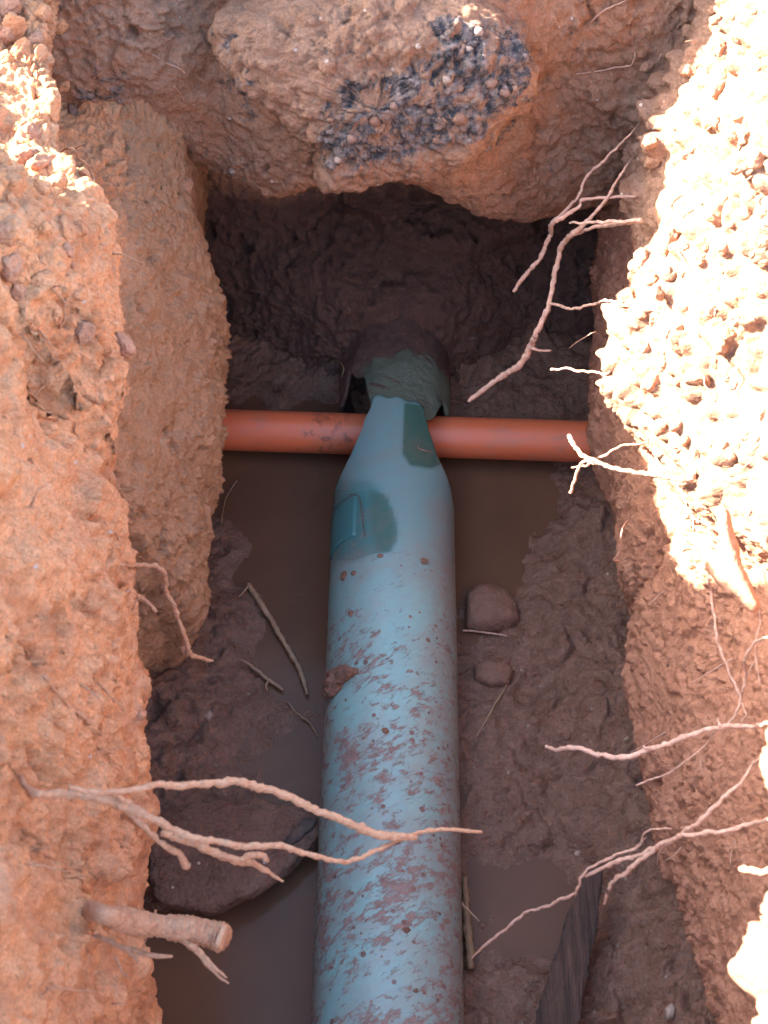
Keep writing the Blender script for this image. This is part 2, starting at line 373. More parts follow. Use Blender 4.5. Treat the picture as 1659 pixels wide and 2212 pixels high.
# --- far end: face of the trench with the tunnel under it
sx_ = dens([(-3, -.6, 20), (-.6, .6, 420), (.6, 3, 20)]); nx = len(sx_)
def KX(y, z): return np.stack([sx_, np.broadcast_to(y, sx_.shape), np.broadcast_to(z, sx_.shape)], -1)
edge = [(200,330),(415,322),(440,345),(495,372),(580,412),(650,400),(720,390),(800,386),(880,392),(940,410),(1000,438),(1060,458),(1150,466),(1220,450),(1300,440),(1400,440)]
lump = np.exp(-((sx_+.0)/.17)**4)
ye = 1.44 - .075*lump
eq = np.array([aty(X, Y, 1.44 - .075*math.exp(-(((X-829)/3200*1.9)/.17)**4)) for X, Y in edge])
ze = np.interp(sx_, eq[:, 0], eq[:, 2])
LW = smooth(-.17, -.27, sx_); PW = smooth(.24, .05, np.abs(sx_-.012))
KB = np.stack([KX(5, .74), KX(2.2, .76), KX(1.7, .80), KX(1.56, .86), KX(1.49 - .02*lump - .05*LW, .76), KX(1.475 - .07*lump - .06*LW, .60), KX(ye - .015*lump - .05*LW, ze+.12), KX(ye, ze), KX(1.52, ze+.012), KX(1.555, ze-.045),
               KX(1.575 + .01*PW, .16), KX(1.535 - .085*PW, .05 + .035*PW), KX(1.50 - .09*PW, -.02), KX(1.48 - .06*PW, -.12)])
t = dens([(0, 2, 10), (2, 4, 30), (4, 7, 170), (7, 9, 50), (9, 13, 150)])
PB = catmull(KB, t); NB_ = normals(PB)
if NB_[int(len(t)*.3), nx//2, 1] > 0: NB_ = -NB_
pb = PB.reshape(-1, 3); tb = np.repeat(t, nx)
D = fbm(pb, 7, 3, 8)*.012 + crumble(pb, 500, 1.05)*(1-.55*np.exp(-((tb-7.4)/1.0)**2))
XC, YC = pix(pb); D = D + .035*soft([(740,450),(800,470),(830,520),(900,555),(1000,560),(1060,530),(1150,500),(1150,400),(740,400)], XC, YC, 8)*smooth(9, 9.6, tb)
Dp = PB + NB_*D.reshape(len(t), nx)[..., None]
X_, Y_ = pix(Dp)
darkA = soft([(455,50),(480,60),(500,160),(560,250),(540,270),(480,170)], X_, Y_, 10)*.7
darkA = np.maximum(darkA, soft([(640,260),(760,170),(930,150),(980,90),(1130,60),(1160,200),(1080,330),(960,370),(760,380),(690,350)], X_, Y_, 18)*.55)
darkA = np.maximum(darkA, soft([(150,130),(250,100),(300,200),(220,260),(160,250)], X_, Y_, 20)*.34)
back = mesh('trench_wall_back', Dp.reshape(-1, 3), gridfaces(len(t), nx), M['back'], attrs={'dark': darkA, 'lower_tone': smooth(9.0, 10.6, tb)}); tag(back, kind='structure')
# --- near end of the trench, behind the camera
g = []; xs = np.linspace(-3, 3, 90); zs = np.linspace(-.15, .74, 40)
for z in zs: g.append(np.stack([xs, np.full(90, -.75), np.full(90, z)], -1))
g.append(np.stack([xs, np.full(90, -2.2), np.full(90, .75)], -1)); g.append(np.stack([xs, np.full(90, -8), np.full(90, .75)], -1))
g = np.array(g); g[:, :, 1] += fbm(g.reshape(-1, 3), 6, 4, 60).reshape(g.shape[:2])*.03
near = mesh('trench_wall_near', g.reshape(-1, 3), gridfaces(42, 90), M['back'], attrs={'dark': np.zeros(42*90), 'lower_tone': np.zeros(42*90)}); tag(near, kind='structure')
# --- surrounding ground
gx = np.array([-60, -25, -10, -5, -2.9]); pts = []
V = [(-90,-90,.70),(90,-90,.70),(90,90,.70),(-90,90,.70),(-2.9,-7.9,.70),(2.9,-7.9,.70),(2.9,4.9,.70),(-2.9,4.9,.70)]
mesh_g = mesh('ground', V, [(0,1,5,4),(1,2,6,5),(2,3,7,6),(3,0,4,7)], M['right'], sm=False); tag(mesh_g, kind='structure')

# ---------------------------------------------------------------- floor and water
ZW = -.045
cp = [(600,700,.03),(900,600,.03),(1150,700,.034),(1150,850,.016),(1010,800,.04),(1000,700,.05),(700,720,.045),(720,790,.03),(560,850,.006),(1010,860,.012),(620,950,-.012),(500,940,-.01),(700,930,-.012),
 (550,1050,-.016),(650,1150,-.016),(620,1250,-.014),(560,1150,-.008),(490,1190,.004),(480,1350,.02),(400,1400,.04),(400,1550,.032),(340,1700,.035),(500,1480,.008),(580,1570,-.005),(640,1450,-.014),(640,1350,-.014),
 (560,1380,-.006),(640,1650,-.012),(450,1650,.012),(540,1650,.0),(420,1800,.012),(350,1900,.004),(400,2050,-.014),(550,2050,-.016),(600,2150,-.016),(350,2180,-.012),(650,1850,-.012),(560,1950,-.014),
 (1050,1050,-.014),(1050,1200,-.016),(1150,1100,-.013),(1230,1050,-.006),(1100,1000,-.01),(1170,1190,.0),(1200,1250,.02),(1260,1130,.03),(1020,1270,-.012),(1110,1250,-.006),(1060,1350,.0),(1040,1420,-.003),(1100,1500,.012),(1250,1400,.05),(1250,1600,.042),
 (1350,1600,.09),(1100,1650,.014),(1030,1720,.008),(1200,1780,.02),(1350,1850,.055),(1500,1900,.12),(1100,1930,-.012),(1190,1930,-.011),(1080,2040,-.010),(1180,2030,-.009),(1230,1870,.004),(1030,1820,.004),(1050,2140,.014),(1150,2130,.018),
 (1300,2150,.04),(1450,2150,.09),(1600,2150,.16),(1330,1200,.06),(1250,920,.02),(1250,780,.03)]
CP = np.array([np.append(atz(X, Y, -.05)[:2], h) for X, Y, h in cp])
xs = np.linspace(-.62, .66, 400); ys = dens([(-1.2, .3, 60), (.3, 1.75, 470)])
GX, GY = np.meshgrid(xs, ys)
def height(x, y):
    w = 0; hsum = 0
    for a, b, h in CP:
        ww = 1/((x-a)**2 + (y-b)**2 + .0012)**1.7; w = w + ww; hsum = hsum + ww*h
    return hsum/w
hz = height(GX, GY)
P0 = np.stack([GX, GY, np.zeros_like(GX)], -1); q = P0.reshape(-1, 3)
wet = smooth(-.006, .012, hz)
n1 = (fbm(q, 13, 3, 70)*.011).reshape(GX.shape); n2 = (fbm(q, 45, 4, 75, ridge=True)*.0028 + fbm(q, 120, 3, 78)*.0016).reshape(GX.shape)
pb_ = (pebbles(q, 38, 80, .05, .5)*.45 + pebbles(q, 80, 85, .1, .5)*.35).reshape(GX.shape)
cl = ((facets(q + np.stack([noise(q*40, 3), noise(q*40, 4), 0*q[:, 0]], -1)*.008, 19, 90, .16)*.017 + facets(q, 50, 95, .3)*.006 + facets(q, 130, 97, .4)*.0018)).reshape(GX.shape)
slope = smooth(.0, .03, hz)
FZ = ZW + hz + n1*(.75+.25*wet) + (n2 + pb_ + cl*(.3+.7*slope))*(.4+.6*wet)
P0[..., 2] = FZ
floor = mesh('trench_floor', P0.reshape(-1, 3), gridfaces(*GX.shape), M['mud']); tag(floor, kind='structure')
wx = np.linspace(-.6, .6, 60); wy = np.linspace(-.9, 1.68, 100); WX, WY = np.meshgrid(wx, wy)
water = mesh('water', np.stack([WX, WY, np.full_like(WX, ZW)], -1).reshape(-1, 3), gridfaces(*WX.shape), M['water']); tag(water, kind='structure')

def bvh(o):
    me = o.data; n = len(me.vertices); a = np.empty(n*3); me.vertices.foreach_get('co', a)
    return BVHTree.FromPolygons(a.reshape(-1, 3).tolist(), [tuple(p.vertices) for p in me.polygons])
BW = [bvh(o) for o in (left, right, back, floor)]
CAMP = Vector((0, 0, H))
def hit(X, Y):
    d = Vector(ray(X, Y)).normalized(); best = None
    for b in BW:
        h = b.ray_cast(CAMP, d, 6)
        if h[0] is not None and (best is None or h[3] < best[1]): best = (h[0], h[3], h[1])
    return best
def spot(X, Y, z, off=.002):                         # at height z, or just in front of the bank if the bank is nearer
    p = Vector(atz(X, Y, z)); h = hit(X, Y)
    if h and h[1] < (p-CAMP).length: return h[0] - (h[0]-CAMP).normalized()*off
    return p

# ---------------------------------------------------------------- pipes
RP = .080
def pcx(y): return .003 + (y-.45)*.013
def shell(name, ylist, phimax_l, phimax_r, r, th, mat, nphi=96, cz=0, attr_f=None, parent=None, bumpf=None):
    """thin walled pipe; angle measured from the top, negative to the left"""
    ny = len(ylist); ph = np.linspace(0, 1, nphi)
    A = -phimax_l[:, None] + (phimax_l+phimax_r)[:, None]*ph[None, :]
    Yb = ylist if ylist.ndim == 2 else np.repeat(ylist[:, None], nphi, 1)
    def surf(rr): return np.stack([pcx(Yb) + rr*np.sin(A), Yb, cz + rr*np.cos(A)], -1)
    O = surf(r + (bumpf(A, Yb) if bumpf is not None else 0)); I = surf(r-th)
    n = ny*nphi; V = np.concatenate([O.reshape(-1, 3), I.reshape(-1, 3)])
    Fo = gridfaces(ny, nphi); Fi = Fo[:, ::-1] + n
    e = []
    idx = np.arange(n).reshape(ny, nphi)
    for line in (idx[0], idx[-1][::-1], idx[:, 0][::-1], idx[:, -1]):
        for a, b in zip(line[:-1], line[1:]): e.append((b, a, a+n, b+n))
    Fc = np.concatenate([Fo, Fi, np.array(e)])
    at = {}
    for k, f in (attr_f or {}).items():
        v = f(A, Yb, O); at[k] = np.concatenate([v.ravel(), v.ravel()])
    return mesh(name, V, Fc, mat, parent, attrs=at)
# silhouette of the broken tongue: half widths left/right in pixels by row, taken at the pipe's crown
rowsL = [(857,808),(880,800),(910,788),(950,772),(985,757),(1010,744),(1035,732),(1062,722),(1090,720)]
rowsR = [(872,916),(900,921),(930,927),(960,936),(985,945),(1010,957),(1035,968),(1062,976),(1090,979)]
def width_tab(rows, sign):
    o = []
    for Y, X in rows:
        for it in range(1):
            p = atz(X, Y, .055); dx = abs(p[0]-pcx(p[1]))/RP
            zz = RP*math.sqrt(max(0, 1-min(dx, 1)**2)); p = atz(X, Y, max(zz, .02)); dx = abs(p[0]-pcx(p[1]))/RP
        o.append((p[1], math.asin(min(.995, dx))))
    o.sort(); return np.array(o)
TL = width_tab(rowsL, -1); TR = width_tab(rowsR, 1)
yy = dens([(-.7, .3, 30), (.3, 1.0, 150), (1.0, 1.29, 140)])
yend = TL[-1, 0]
yy = yy[yy < yend]; yy = np.append(yy, yend)
def pm(T):
    y0 = T[0, 0]
    v = np.interp(yy, T[:, 0], T[:, 1])
    k = smooth(y0+.012, y0-.02, yy)
    v = v*(1-k) + math.pi*k
    return v + np.where(yy > y0+.02, noise(np.stack([yy*60, yy*0+T[0,1]*9, yy*0], -1))*.03, 0)
PLm, PRm = pm(TL), pm(TR)
yy2 = np.repeat(yy[:, None], 96, 1)
j = np.linspace(0, 1, 96); endj = (j*-.012) + .0025*np.sin(j*17) ; wgt = smooth(yend-.06, yend, yy)[:, None]
yy2 = yy2 + wgt*endj[None, :]
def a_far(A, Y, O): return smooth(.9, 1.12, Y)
def a_green(A, Y, O):
    X, Yp = pix(O); return soft([(872,868),(945,880),(960,1000),(930,1012),(885,1005),(868,980)], X, Yp, 2.5)
def a_teal(A, Y, O):
    X, Yp = pix(O)
    a = soft([(735,1035),(800,1036),(830,1065),(850,1110),(858,1150),(845,1190),(800,1198),(760,1215),(700,1215),(700,1050)], X, Yp, 5)
    return a*(.55+.45*smooth(1035, 1090, Yp)*smooth(1240, 1180, Yp))
def a_green2(A, Y, O):
    X, Yp = pix(O); g = soft([(800,1060),(835,1070),(852,1120),(858,1160),(842,1195),(812,1190),(800,1130)], X, Yp, 3)
    return np.maximum(a_green(A, Y, O), g*.55)
def a_mud(A, Y, O):
    X, Yp = pix(O); v = .22 + .36*smooth(1180, 1420, Yp) + .10*smooth(1400, 1600, Yp)
    v = v + .28*np.exp(-((X-850)/60)**2 - ((Yp-1845)/70)**2) + .22*np.exp(-((X-760)/50)**2 - ((Yp-1650)/60)**2) + .3*np.exp(-((X-905)/50)**2-((Yp-1215)/35)**2)
    return np.clip(v, 0, 1)
def a_dust(A, Y, O):
    X, Yp = pix(O); return np.clip((.15 + .75*smooth(.3, 1.1, A))*smooth(1000, 1250, Yp) + .3*smooth(-.8, -1.3, A)*smooth(1250, 1600, Yp), 0, .8)
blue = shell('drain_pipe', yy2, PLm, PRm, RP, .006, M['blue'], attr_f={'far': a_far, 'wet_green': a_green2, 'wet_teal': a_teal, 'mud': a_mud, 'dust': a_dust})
tag(blue, 'mud-spattered blue-green plastic drain pipe broken to a tongue over the orange pipe', 'pipe')
# far length of the same drain, buried in mud
nph = 96; A0 = np.linspace(-math.pi*.98, math.pi*.98, nph)
front = 1.262 + .012*np.sin(A0*3) + .095*smooth(-.33, -.62, A0)*smooth(-2.2, -1.5, A0)*0 
front = front + .06*smooth(.75, 1.25, np.abs(A0)) + .095*np.exp(-((A0+.76)/.34)**4) + .02*np.exp(-((A0-.95)/.22)**2) - .012*np.exp(-((A0-.55)/.2)**2) + noise(np.stack([A0*6, A0*0, A0*0], -1), 3)*.008
vv = np.linspace(0, 1, 60)[:, None]**1.5
yf = front[None, :]*(1-vv) + 1.72*vv
one = np.full(60, math.pi*.98)
farp = shell('buried_drain_pipe', yf, one, one, .0765, .006, M['farpipe'], nph, attr_f={'mud': lambda A, Y, O: np.clip(.36 + .8*smooth(1.35, 1.43, Y) + .5*smooth(.5, 1.2, -A), 0, 1)}, bumpf=lambda A, Y: fbm(np.stack([A*.08, Y, A*0], -1), 30, 3, 5)*.004*smooth(1.27, 1.34, Y))
tag(farp, 'grey-green drain pipe stub with a chipped rim coated in mud inside the tunnel', 'pipe')
farp.location.z = -.002
def tube(name, pts, rad, mat, parent=None, seg=10, noise_a=0, sub=6, cap=True, seed=0, flat=1, attrs=None, nfreq=90, endk=.6):
    P = np.array([list(p) for p in pts], float); n = len(P)
    rad = np.array(rad if hasattr(rad, '__len__') else [rad]*n, float)
    if len(rad) != n: rad = np.interp(np.linspace(0, 1, n), np.linspace(0, 1, len(rad)), rad)
    tt = np.linspace(0, n-1, (n-1)*sub+1)
    C = catmull(P[:, None, :], tt)[:, 0]; rr = np.interp(tt, np.arange(n), rad)
    if noise_a:
        k = np.sin(np.linspace(0, math.pi, len(tt)))[:, None]**.3
        C = C + k*noise_a*np.stack([noise(C*nfreq*.5+seed*3.1+q, q) + .75*noise(C*nfreq*1.6+seed+q, q+5) for q in (0, 5, 9)], -1)
        rr = rr*(.88 + .32*noise(C*nfreq*2.2+seed, 3) + .2*noise(C*nfreq*5.5+seed, 4))
    T = np.gradient(C, axis=0); T /= np.maximum(np.linalg.norm(T, axis=1, keepdims=True), 1e-9)
    up = np.array([.1, .2, .97]); V = []
    for c, tg, r in zip(C, T, rr):
        a = np.cross(tg, up); a /= max(np.linalg.norm(a), 1e-6); b = np.cross(a, tg)
        ang = np.arange(seg)/seg*2*math.pi
        V.append(c + r*(np.cos(ang)[:, None]*a + flat*np.sin(ang)[:, None]*b))
    m = len(C); V = np.array(V)
    if noise_a:
        kk = min(1, .006/float(np.mean(rr)))
        V += kk*(V - C[:, None])*(.22*noise(V.reshape(-1, 3)*900 + seed, 4).reshape(m, seg) + .30*noise(V.reshape(-1, 3)*420 + seed, 2).reshape(m, seg))[..., None]
    V = V.reshape(-1, 3)
    Fc = []
    for i in range(m-1):
        for k in range(seg):
            k2 = (k+1) % seg; Fc.append((i*seg+k, i*seg+k2, (i+1)*seg+k2, (i+1)*seg+k))
    if cap:
        V = np.vstack([V, C[0] - T[0]*rr[0]*.5, C[-1] + T[-1]*rr[-1]*endk]); a, b = len(V)-2, len(V)-1
        for k in range(seg):
            k2 = (k+1) % seg; Fc.append((a, k2, k)); Fc.append((b, (m-1)*seg+k, (m-1)*seg+k2))
    return mesh(name, V, Fc, mat, parent, attrs={k: f(V) for k, f in (attrs or {}).items()})
oa, ob = atz(470, 922, 0), atz(1290, 949, 0)
oa = oa + (oa-ob)*.12; ob = ob + (ob-oa)*.10
orange = tube('conduit_pipe', [oa, oa*.75+ob*.25, (oa+ob)/2, oa*.25+ob*.75, ob], .0285, M['orange'], seg=48, sub=12, cap=False,
              attrs={'mud': lambda V: np.exp(-((V[:, 0]+.075)/.05)**2)*1.0 + .2*np.exp(-((V[:, 0]-.2)/.1)**2)})
orange.location.z = -.006
tag(orange, 'orange plastic pipe crossing the trench under the broken tongue of the blue pipe', 'pipe')

def m_gloss():
    m, nt, b = newmat('wet_film'); b.inputs['Base Color'].default_value = (.12, .08, .06, 1); b.inputs['Roughness'].default_value = .04; b.inputs['Specular IOR Level'].default_value = 1.0; b.inputs['Coat Weight'].default_value = 1; return m
M['gloss'] = m_gloss()
wl = tube('waterline_glint', [atz(515,966,ZW+.0025), atz(570,969,ZW+.0025), atz(640,974,ZW+.0025), atz(700,978,ZW+.0025), atz(742,980,ZW+.0025)], [.0008, .0016, .0014, .0013, .0005], M['gloss'], water, seg=10)  # thin glossy tube added to catch the sky as a glint
# ---------------------------------------------------------------- lumps: outline with its own depth
def blob(name, poly, place, thick, mat, parent=None, n=48, rough=.1, seed=0, nrm=None, sq=2.6, freq=40, lift=0, flatbot=0):
    """poly: outline in pixels; place(X,Y) -> point on the thing's own plane; grown to thickness along the plane normal"""
    Q = np.array([list(place(X, Y)) for X, Y in poly]); c = Q.mean(0)
    if nrm is None:
        nrm = np.linalg.svd(Q-c)[2][2]
    nrm = np.array(nrm, float); nrm /= np.linalg.norm(nrm)
    if np.dot(nrm, np.array([0, 0, H])-c) < 0: nrm = -nrm
    e1 = np.cross(nrm, [0, 0, 1.]) if abs(nrm[2]) < .9 else np.array([1., 0, 0])
    e1 /= np.linalg.norm(e1); e2 = np.cross(nrm, e1)
    q2 = np.stack([(Q-c)@e1, (Q-c)@e2], -1)
    ang = np.linspace(0, 2*math.pi, n*2, endpoint=False); Rr = []
    for a in ang:
        d = np.array([math.cos(a), math.sin(a)]); best = 1e-3
        for i in range(len(q2)):
            p, r = q2[i], q2[(i+1) % len(q2)]-q2[i]
            den = d[0]*r[1]-d[1]*r[0]
            if abs(den) < 1e-12: continue
            tt = (p[0]*r[1]-p[1]*r[0])/den; ss = (p[0]*d[1]-p[1]*d[0])/den
            if tt > 0 and -1e-6 <= ss <= 1+1e-6: best = max(best, tt)
        Rr.append(best)
    Rr = np.array(Rr)
    la = np.linspace(0, math.pi, n)
    cs, sn = np.cos(la), np.sin(la)
    rad = np.abs(sn)**(2/sq); hh = np.sign(cs)*np.abs(cs)**(2/sq)
    if flatbot: hh = np.where(hh < 0, hh*flatbot, hh)
    V = c + rad[:, None, None]*Rr[None, :, None]*(np.cos(ang)[None, :, None]*e1 + np.sin(ang)[None, :, None]*e2) + (hh*thick)[:, None, None]*nrm
    size = np.mean(Rr)
    dirv = V - c; dirv /= np.maximum(np.linalg.norm(dirv, axis=-1, keepdims=True), 1e-9)
    q = V.reshape(-1, 3) + seed*1.37
    d = (fbm(q, freq, 4, seed, ridge=False)*rough*size).reshape(V.shape[:2])
    V = V + dirv*d[..., None] + nrm*lift
    V[0] = V[0].mean(0); V[-1] = V[-1].mean(0)
    m, k = V.shape[:2]; i = np.arange(m*k).reshape(m, k); j = np.roll(i, -1, 1)
    Fc = np.stack([i[:-1], i[1:], j[1:], j[:-1]], -1).reshape(-1, 4)
    return mesh(name, V.reshape(-1, 3), Fc, mat, parent)
onz = lambda z: (lambda X, Y: atz(X, Y, z))
ony = lambda y: (lambda X, Y: aty(X, Y, y))

# charred clinker rock in the far face, with pebbles baked into it
rock = blob('clinker_rock', [(455,45),(520,30),(640,10),(800,-20),(980,10),(1090,35),(1135,90),(1148,170),(1135,215),(1085,240),(1060,290),(1000,320),(930,345),(800,350),(700,362),(680,330),(690,290),(620,250),(560,200),(500,160),(470,110)],
            ony(1.375), .075, M['clinker'], n=150, rough=.09, seed=11, nrm=(0, -1, .35), freq=16, sq=3.4)
me = rock.data; nv = len(me.vertices); co = np.empty(nv*3); me.vertices.foreach_get('co', co); co = co.reshape(-1, 3)
X_, Y_ = pix(co)
me.vertices.foreach_get('co', (tmp := np.empty(nv*3))); 
nn = np.empty(nv*3); me.vertices.foreach_get('normal', nn); nn = nn.reshape(-1, 3)
drk = soft([(690,340),(680,250),(740,170),(880,150),(930,100),(930,30),(1060,40),(1120,70),(1150,130),(1145,220),(1080,240),(1050,300),(980,320),(900,345),(760,360),(690,365)], X_, Y_, 14)*.64
drk = np.maximum(drk, soft([(455,40),(520,50),(520,130),(580,230),(560,250),(470,120)], X_, Y_, 14)*.48)
drk = np.maximum(drk, soft([(640,90),(760,60),(800,110),(720,150),(640,130)], X_, Y_, 20)*.36)
amp = .35 + .4*drk
co2 = co + nn*((crumble(co, 600, 1.1) + fbm(co, 40, 4, 200, ridge=True)*.0045 + pebbles(co, 55, 210, .2, .6)*.75 - (worley(co, 30, 220)[1]-worley(co, 30, 220)[0] < .07)*.005)*amp)[:, None]
me.vertices.foreach_set('co', co2.ravel()); at = me.attributes.new('dark', 'FLOAT', 'POINT'); at.data.foreach_set('value', drk.astype(np.float32)); me.update()
tag(rock, 'charred black and brown clinker rock jutting from the far clay face above the tunnel', 'rock')
BR = bvh(rock)
def rock_hit(X, Y):
    h = BR.ray_cast(CAMP, Vector(ray(X, Y)).normalized(), 6); return h
for (X, Y, r, mk) in [(1033,68,13,'pebble_pale'),(1012,104,11,'pebble_pale'),(965,172,11,'pebble_pale'),(992,190,12,'pebble_warm'),(903,100,8,'pebble_pale'),(993,256,17,'stone'),(810,262,14,'stone'),
                      (930,240,9,'pebble_warm'),(1060,180,14,'pebble_warm'),(1090,200,12,'pebble_warm'),(1110,188,9,'pebble_pale'),(1015,205,10,'pebble_warm'),(850,230,10,'pebble_warm'),(760,300,12,'pebble_warm'),(880,315,11,'pebble_warm'),(730,345,9,'pebble_pale'),(850,150,7,'pebble_pale'),(1045,120,8,'pebble_pale')]:
    h = rock_hit(X, Y)
    if h[0] is None: continue
    y0 = h[0].y + .001
    po = [(X + r*math.cos(a)*random.uniform(.8, 1.15), Y + r*.85*math.sin(a)*random.uniform(.8, 1.15)) for a in np.linspace(0, 2*math.pi, 9, endpoint=False)]
    blob('pebble', po, ony(y0), r*.00045, M[mk], rock, n=14, rough=.1, seed=int(X), nrm=(0, -1, .5), sq=2.2, freq=80)

# ---------------------------------------------------------------- stones, slab and sticks on the trench floor
def fz(X, Y):
    h = BW[3].ray_cast(CAMP, Vector(ray(X, Y)).normalized(), 6); return max(h[0].z, ZW) if h[0] else ZW
def onfloor(name, poly, thick, mat, label, cat, up=.1, **k):
    cx = sum(p[0] for p in poly)/len(poly); cy = sum(p[1] for p in poly)/len(poly)
    z = fz(cx, cy)
    o = blob(name, poly, onz(z + thick*up), thick, M[mat], nrm=(0, 0, 1), **k); tag(o, label, cat); return o
onfloor('stone', [(1000,1330),(1005,1300),(1030,1275),(1065,1268),(1100,1280),(1118,1310),(1122,1345),(1100,1362),(1050,1366),(1005,1360)], .026, 'stone', 'large rounded muddy stone standing in the water right of the blue pipe', 'stone', up=.15, rough=.11, seed=3, freq=22)
onfloor('stone', [(1022,1440),(1050,1430),(1095,1436),(1110,1450),(1100,1478),(1060,1484),(1025,1470)], .013, 'stone', 'small flat muddy stone lying below the large rounded stone', 'stone', rough=.12, seed=4, freq=30)
onfloor('stone', [(1435,2180),(1450,2166),(1462,2180),(1455,2200),(1438,2205)], .008, 'pebble_pale', 'pale pebble on the mud right of the charred timber near the bottom edge', 'stone', n=20, seed=9)
onfloor('stone', [(432,1552),(440,1540),(456,1536),(464,1548),(452,1560)], .006, 'quartz', 'tiny pale chip on the mud near the left bank', 'stone', n=16, rough=.2, seed=12)
# half sunk slab with its broken edge
sl = [(345,1960),(330,1860),(345,1790),(420,1745),(560,1735),(650,1740),(690,1770),(692,1810),(640,1862),(560,1925),(490,1968),(440,1990),(380,1985)]
def slabplace(X, Y):
    # tilted plane: right rim higher, left side dips under the mud
    p = atz(X, Y, -.02); z = -.036 + .022*smooth(380, 640, X) + .014*smooth(1740, 1900, Y)*smooth(380, 520, X); return atz(X, Y, float(z))
slab = blob('stone_slab', sl, slabplace, .012, M['slab'], lift=.007, n=110, rough=.075, seed=21, sq=5, freq=34); tag(slab, 'flat mud-covered slab with a dark broken edge half sunk left of the pipe', 'slab')
blob('slab_edge', [(612,1822),(628,1795),(655,1772),(688,1768),(676,1790),(645,1815),(625,1832)], onz(-.004), .004, M['slabedge'], slab, n=30, rough=.2, seed=5, nrm=(0, 0, 1), freq=70)
# charred timber
tb_ = [(1288,1872,.035),(1268,1950,.03),(1245,2040,.028),(1222,2130,.026),(1198,2240,.024),(1180,2330,.022)]
char = tube('charred_timber', [atz(*p) for p in tb_], [.009, .014, .0175, .020, .021, .022], M['char'], seg=28, noise_a=.0012, sub=22, flat=.55, nfreq=6)
me = char.data; nv = len(me.vertices); co = np.empty(nv*3); me.vertices.foreach_get('co', co); co = co.reshape(-1, 3)
ax_ = co*np.array([1, .08, 1]); co[:, 2] += fbm(ax_ + .2*co, 150, 3, 230, ridge=True)*.0011; me.vertices.foreach_set('co', co.ravel()); me.update()
tag(char, 'charred grooved timber lying on the mud at the bottom right', 'timber')
def stick(pts, r, mat, label, name='stick', z0=.006, **k):
    P = [Vector(atz(X, Y, fz(X, Y) + z0)) for X, Y in pts]
    o = tube(name, P, r, M[mat], seg=9, noise_a=.0014, sub=8, **k); tag(o, label, 'stick'); return o
a = stick([(536,1262),(560,1300),(590,1345),(612,1385),(640,1430),(656,1470),(664,1500)], [.0042, .0046, .004, .0036, .0040, .0042, .002], 'stick', 'pale stripped stick lying in the water left of the blue pipe', seed=1)
tube('twig', [atz(538,1264,-.03), atz(520,1285,-.034), atz(500,1308,-.036)], [.002, .0012, .0008], M['stick'], a, seg=6, noise_a=.001)
a = stick([(520,1425),(545,1440),(575,1465),(610,1490)], [.0012, .0022, .003, .0022], 'stick', 'short thin twig with a fork on the mud below the pale stripped stick', seed=2)
tube('twig', [atz(580,1470,-.034), atz(574,1482,-.036), atz(578,1492,-.036)], [.0025, .0016, .001], M['stick'], a, seg=6, noise_a=.001)
stick([(620,1515),(645,1545),(672,1565),(686,1590)], [.001, .0014, .0012, .0008], 'stick', 'hair-thin twig floating beside the left flank of the blue pipe', seed=3, z0=.003)
stick([(1004,1895),(1008,1960),(1012,2020),(1017,2090)], [.004, .0055, .006, .005], 'stick_y', 'yellowish reed wedged along the right flank of the blue pipe', seed=4, z0=.01)
stick([(965,1925),(985,1940),(1010,1965),(1035,1990)], [.006, .002, .0014, .001], 'stick', 'thin dark twig leaning on the right flank of the blue pipe', seed=5, z0=.05)
stick([(1112,1440),(1085,1495),(1060,1540),(1030,1590)], [.0015, .0013, .0012, .0008], 'stick', 'thin curved rootlet lying on mud below the small flat stone', seed=6, z0=.003)
stick([(512,1038),(488,1078),(478,1130)], [.0009, .0009, .0007], 'stick', 'fine straw in the dark water near the left bank', seed=7, z0=.004)
stick([(1000,1362),(1050,1366),(1095,1374)], [.0014, .0018, .001], 'root_pale', 'pale rootlet along the lower rim of the large rounded stone', seed=8, z0=.005)
# grey mud lump stuck on the pipe
lump_ = blob('mud_clod', [(700,1500),(703,1465),(715,1452),(740,1440),(765,1440),(772,1452),(745,1478),(728,1500),(712,1512)], lambda X, Y: atz(X, Y, .035 + .038*float(smooth(705, 770, X))), .012, M['mud'], n=50, rough=.30, seed=31, freq=60)
tag(lump_, 'grey-brown mud clod stuck on the left shoulder of the blue pipe', 'clod')
for i, (X, Y, r) in enumerate([(757,1325,9),(742,1243,13),(764,1238,8),(913,1213,12),(878,2009,10),(832,1578,9),(898,2140,8),(858,1818,7),(950,1973,5),(822,1200,7)]):
    p = atz(X, Y, .077); dx = (p[0]-pcx(p[1]))/RP; z = RP*math.sqrt(max(0, 1-dx*dx))
    po = [(X + r*1.1*math.cos(a)*random.uniform(.7, 1.2), Y + r*.8*math.sin(a)*random.uniform(.7, 1.2)) for a in np.linspace(0, 2*math.pi, 9, endpoint=False)]
    o = blob('mud_speck', po, onz(z), .0016, M['mudspeck'] if 'mudspeck' in M else M['mud'], blue, n=12, rough=.15, seed=40+i, nrm=(dx, 0, 1), freq=80)
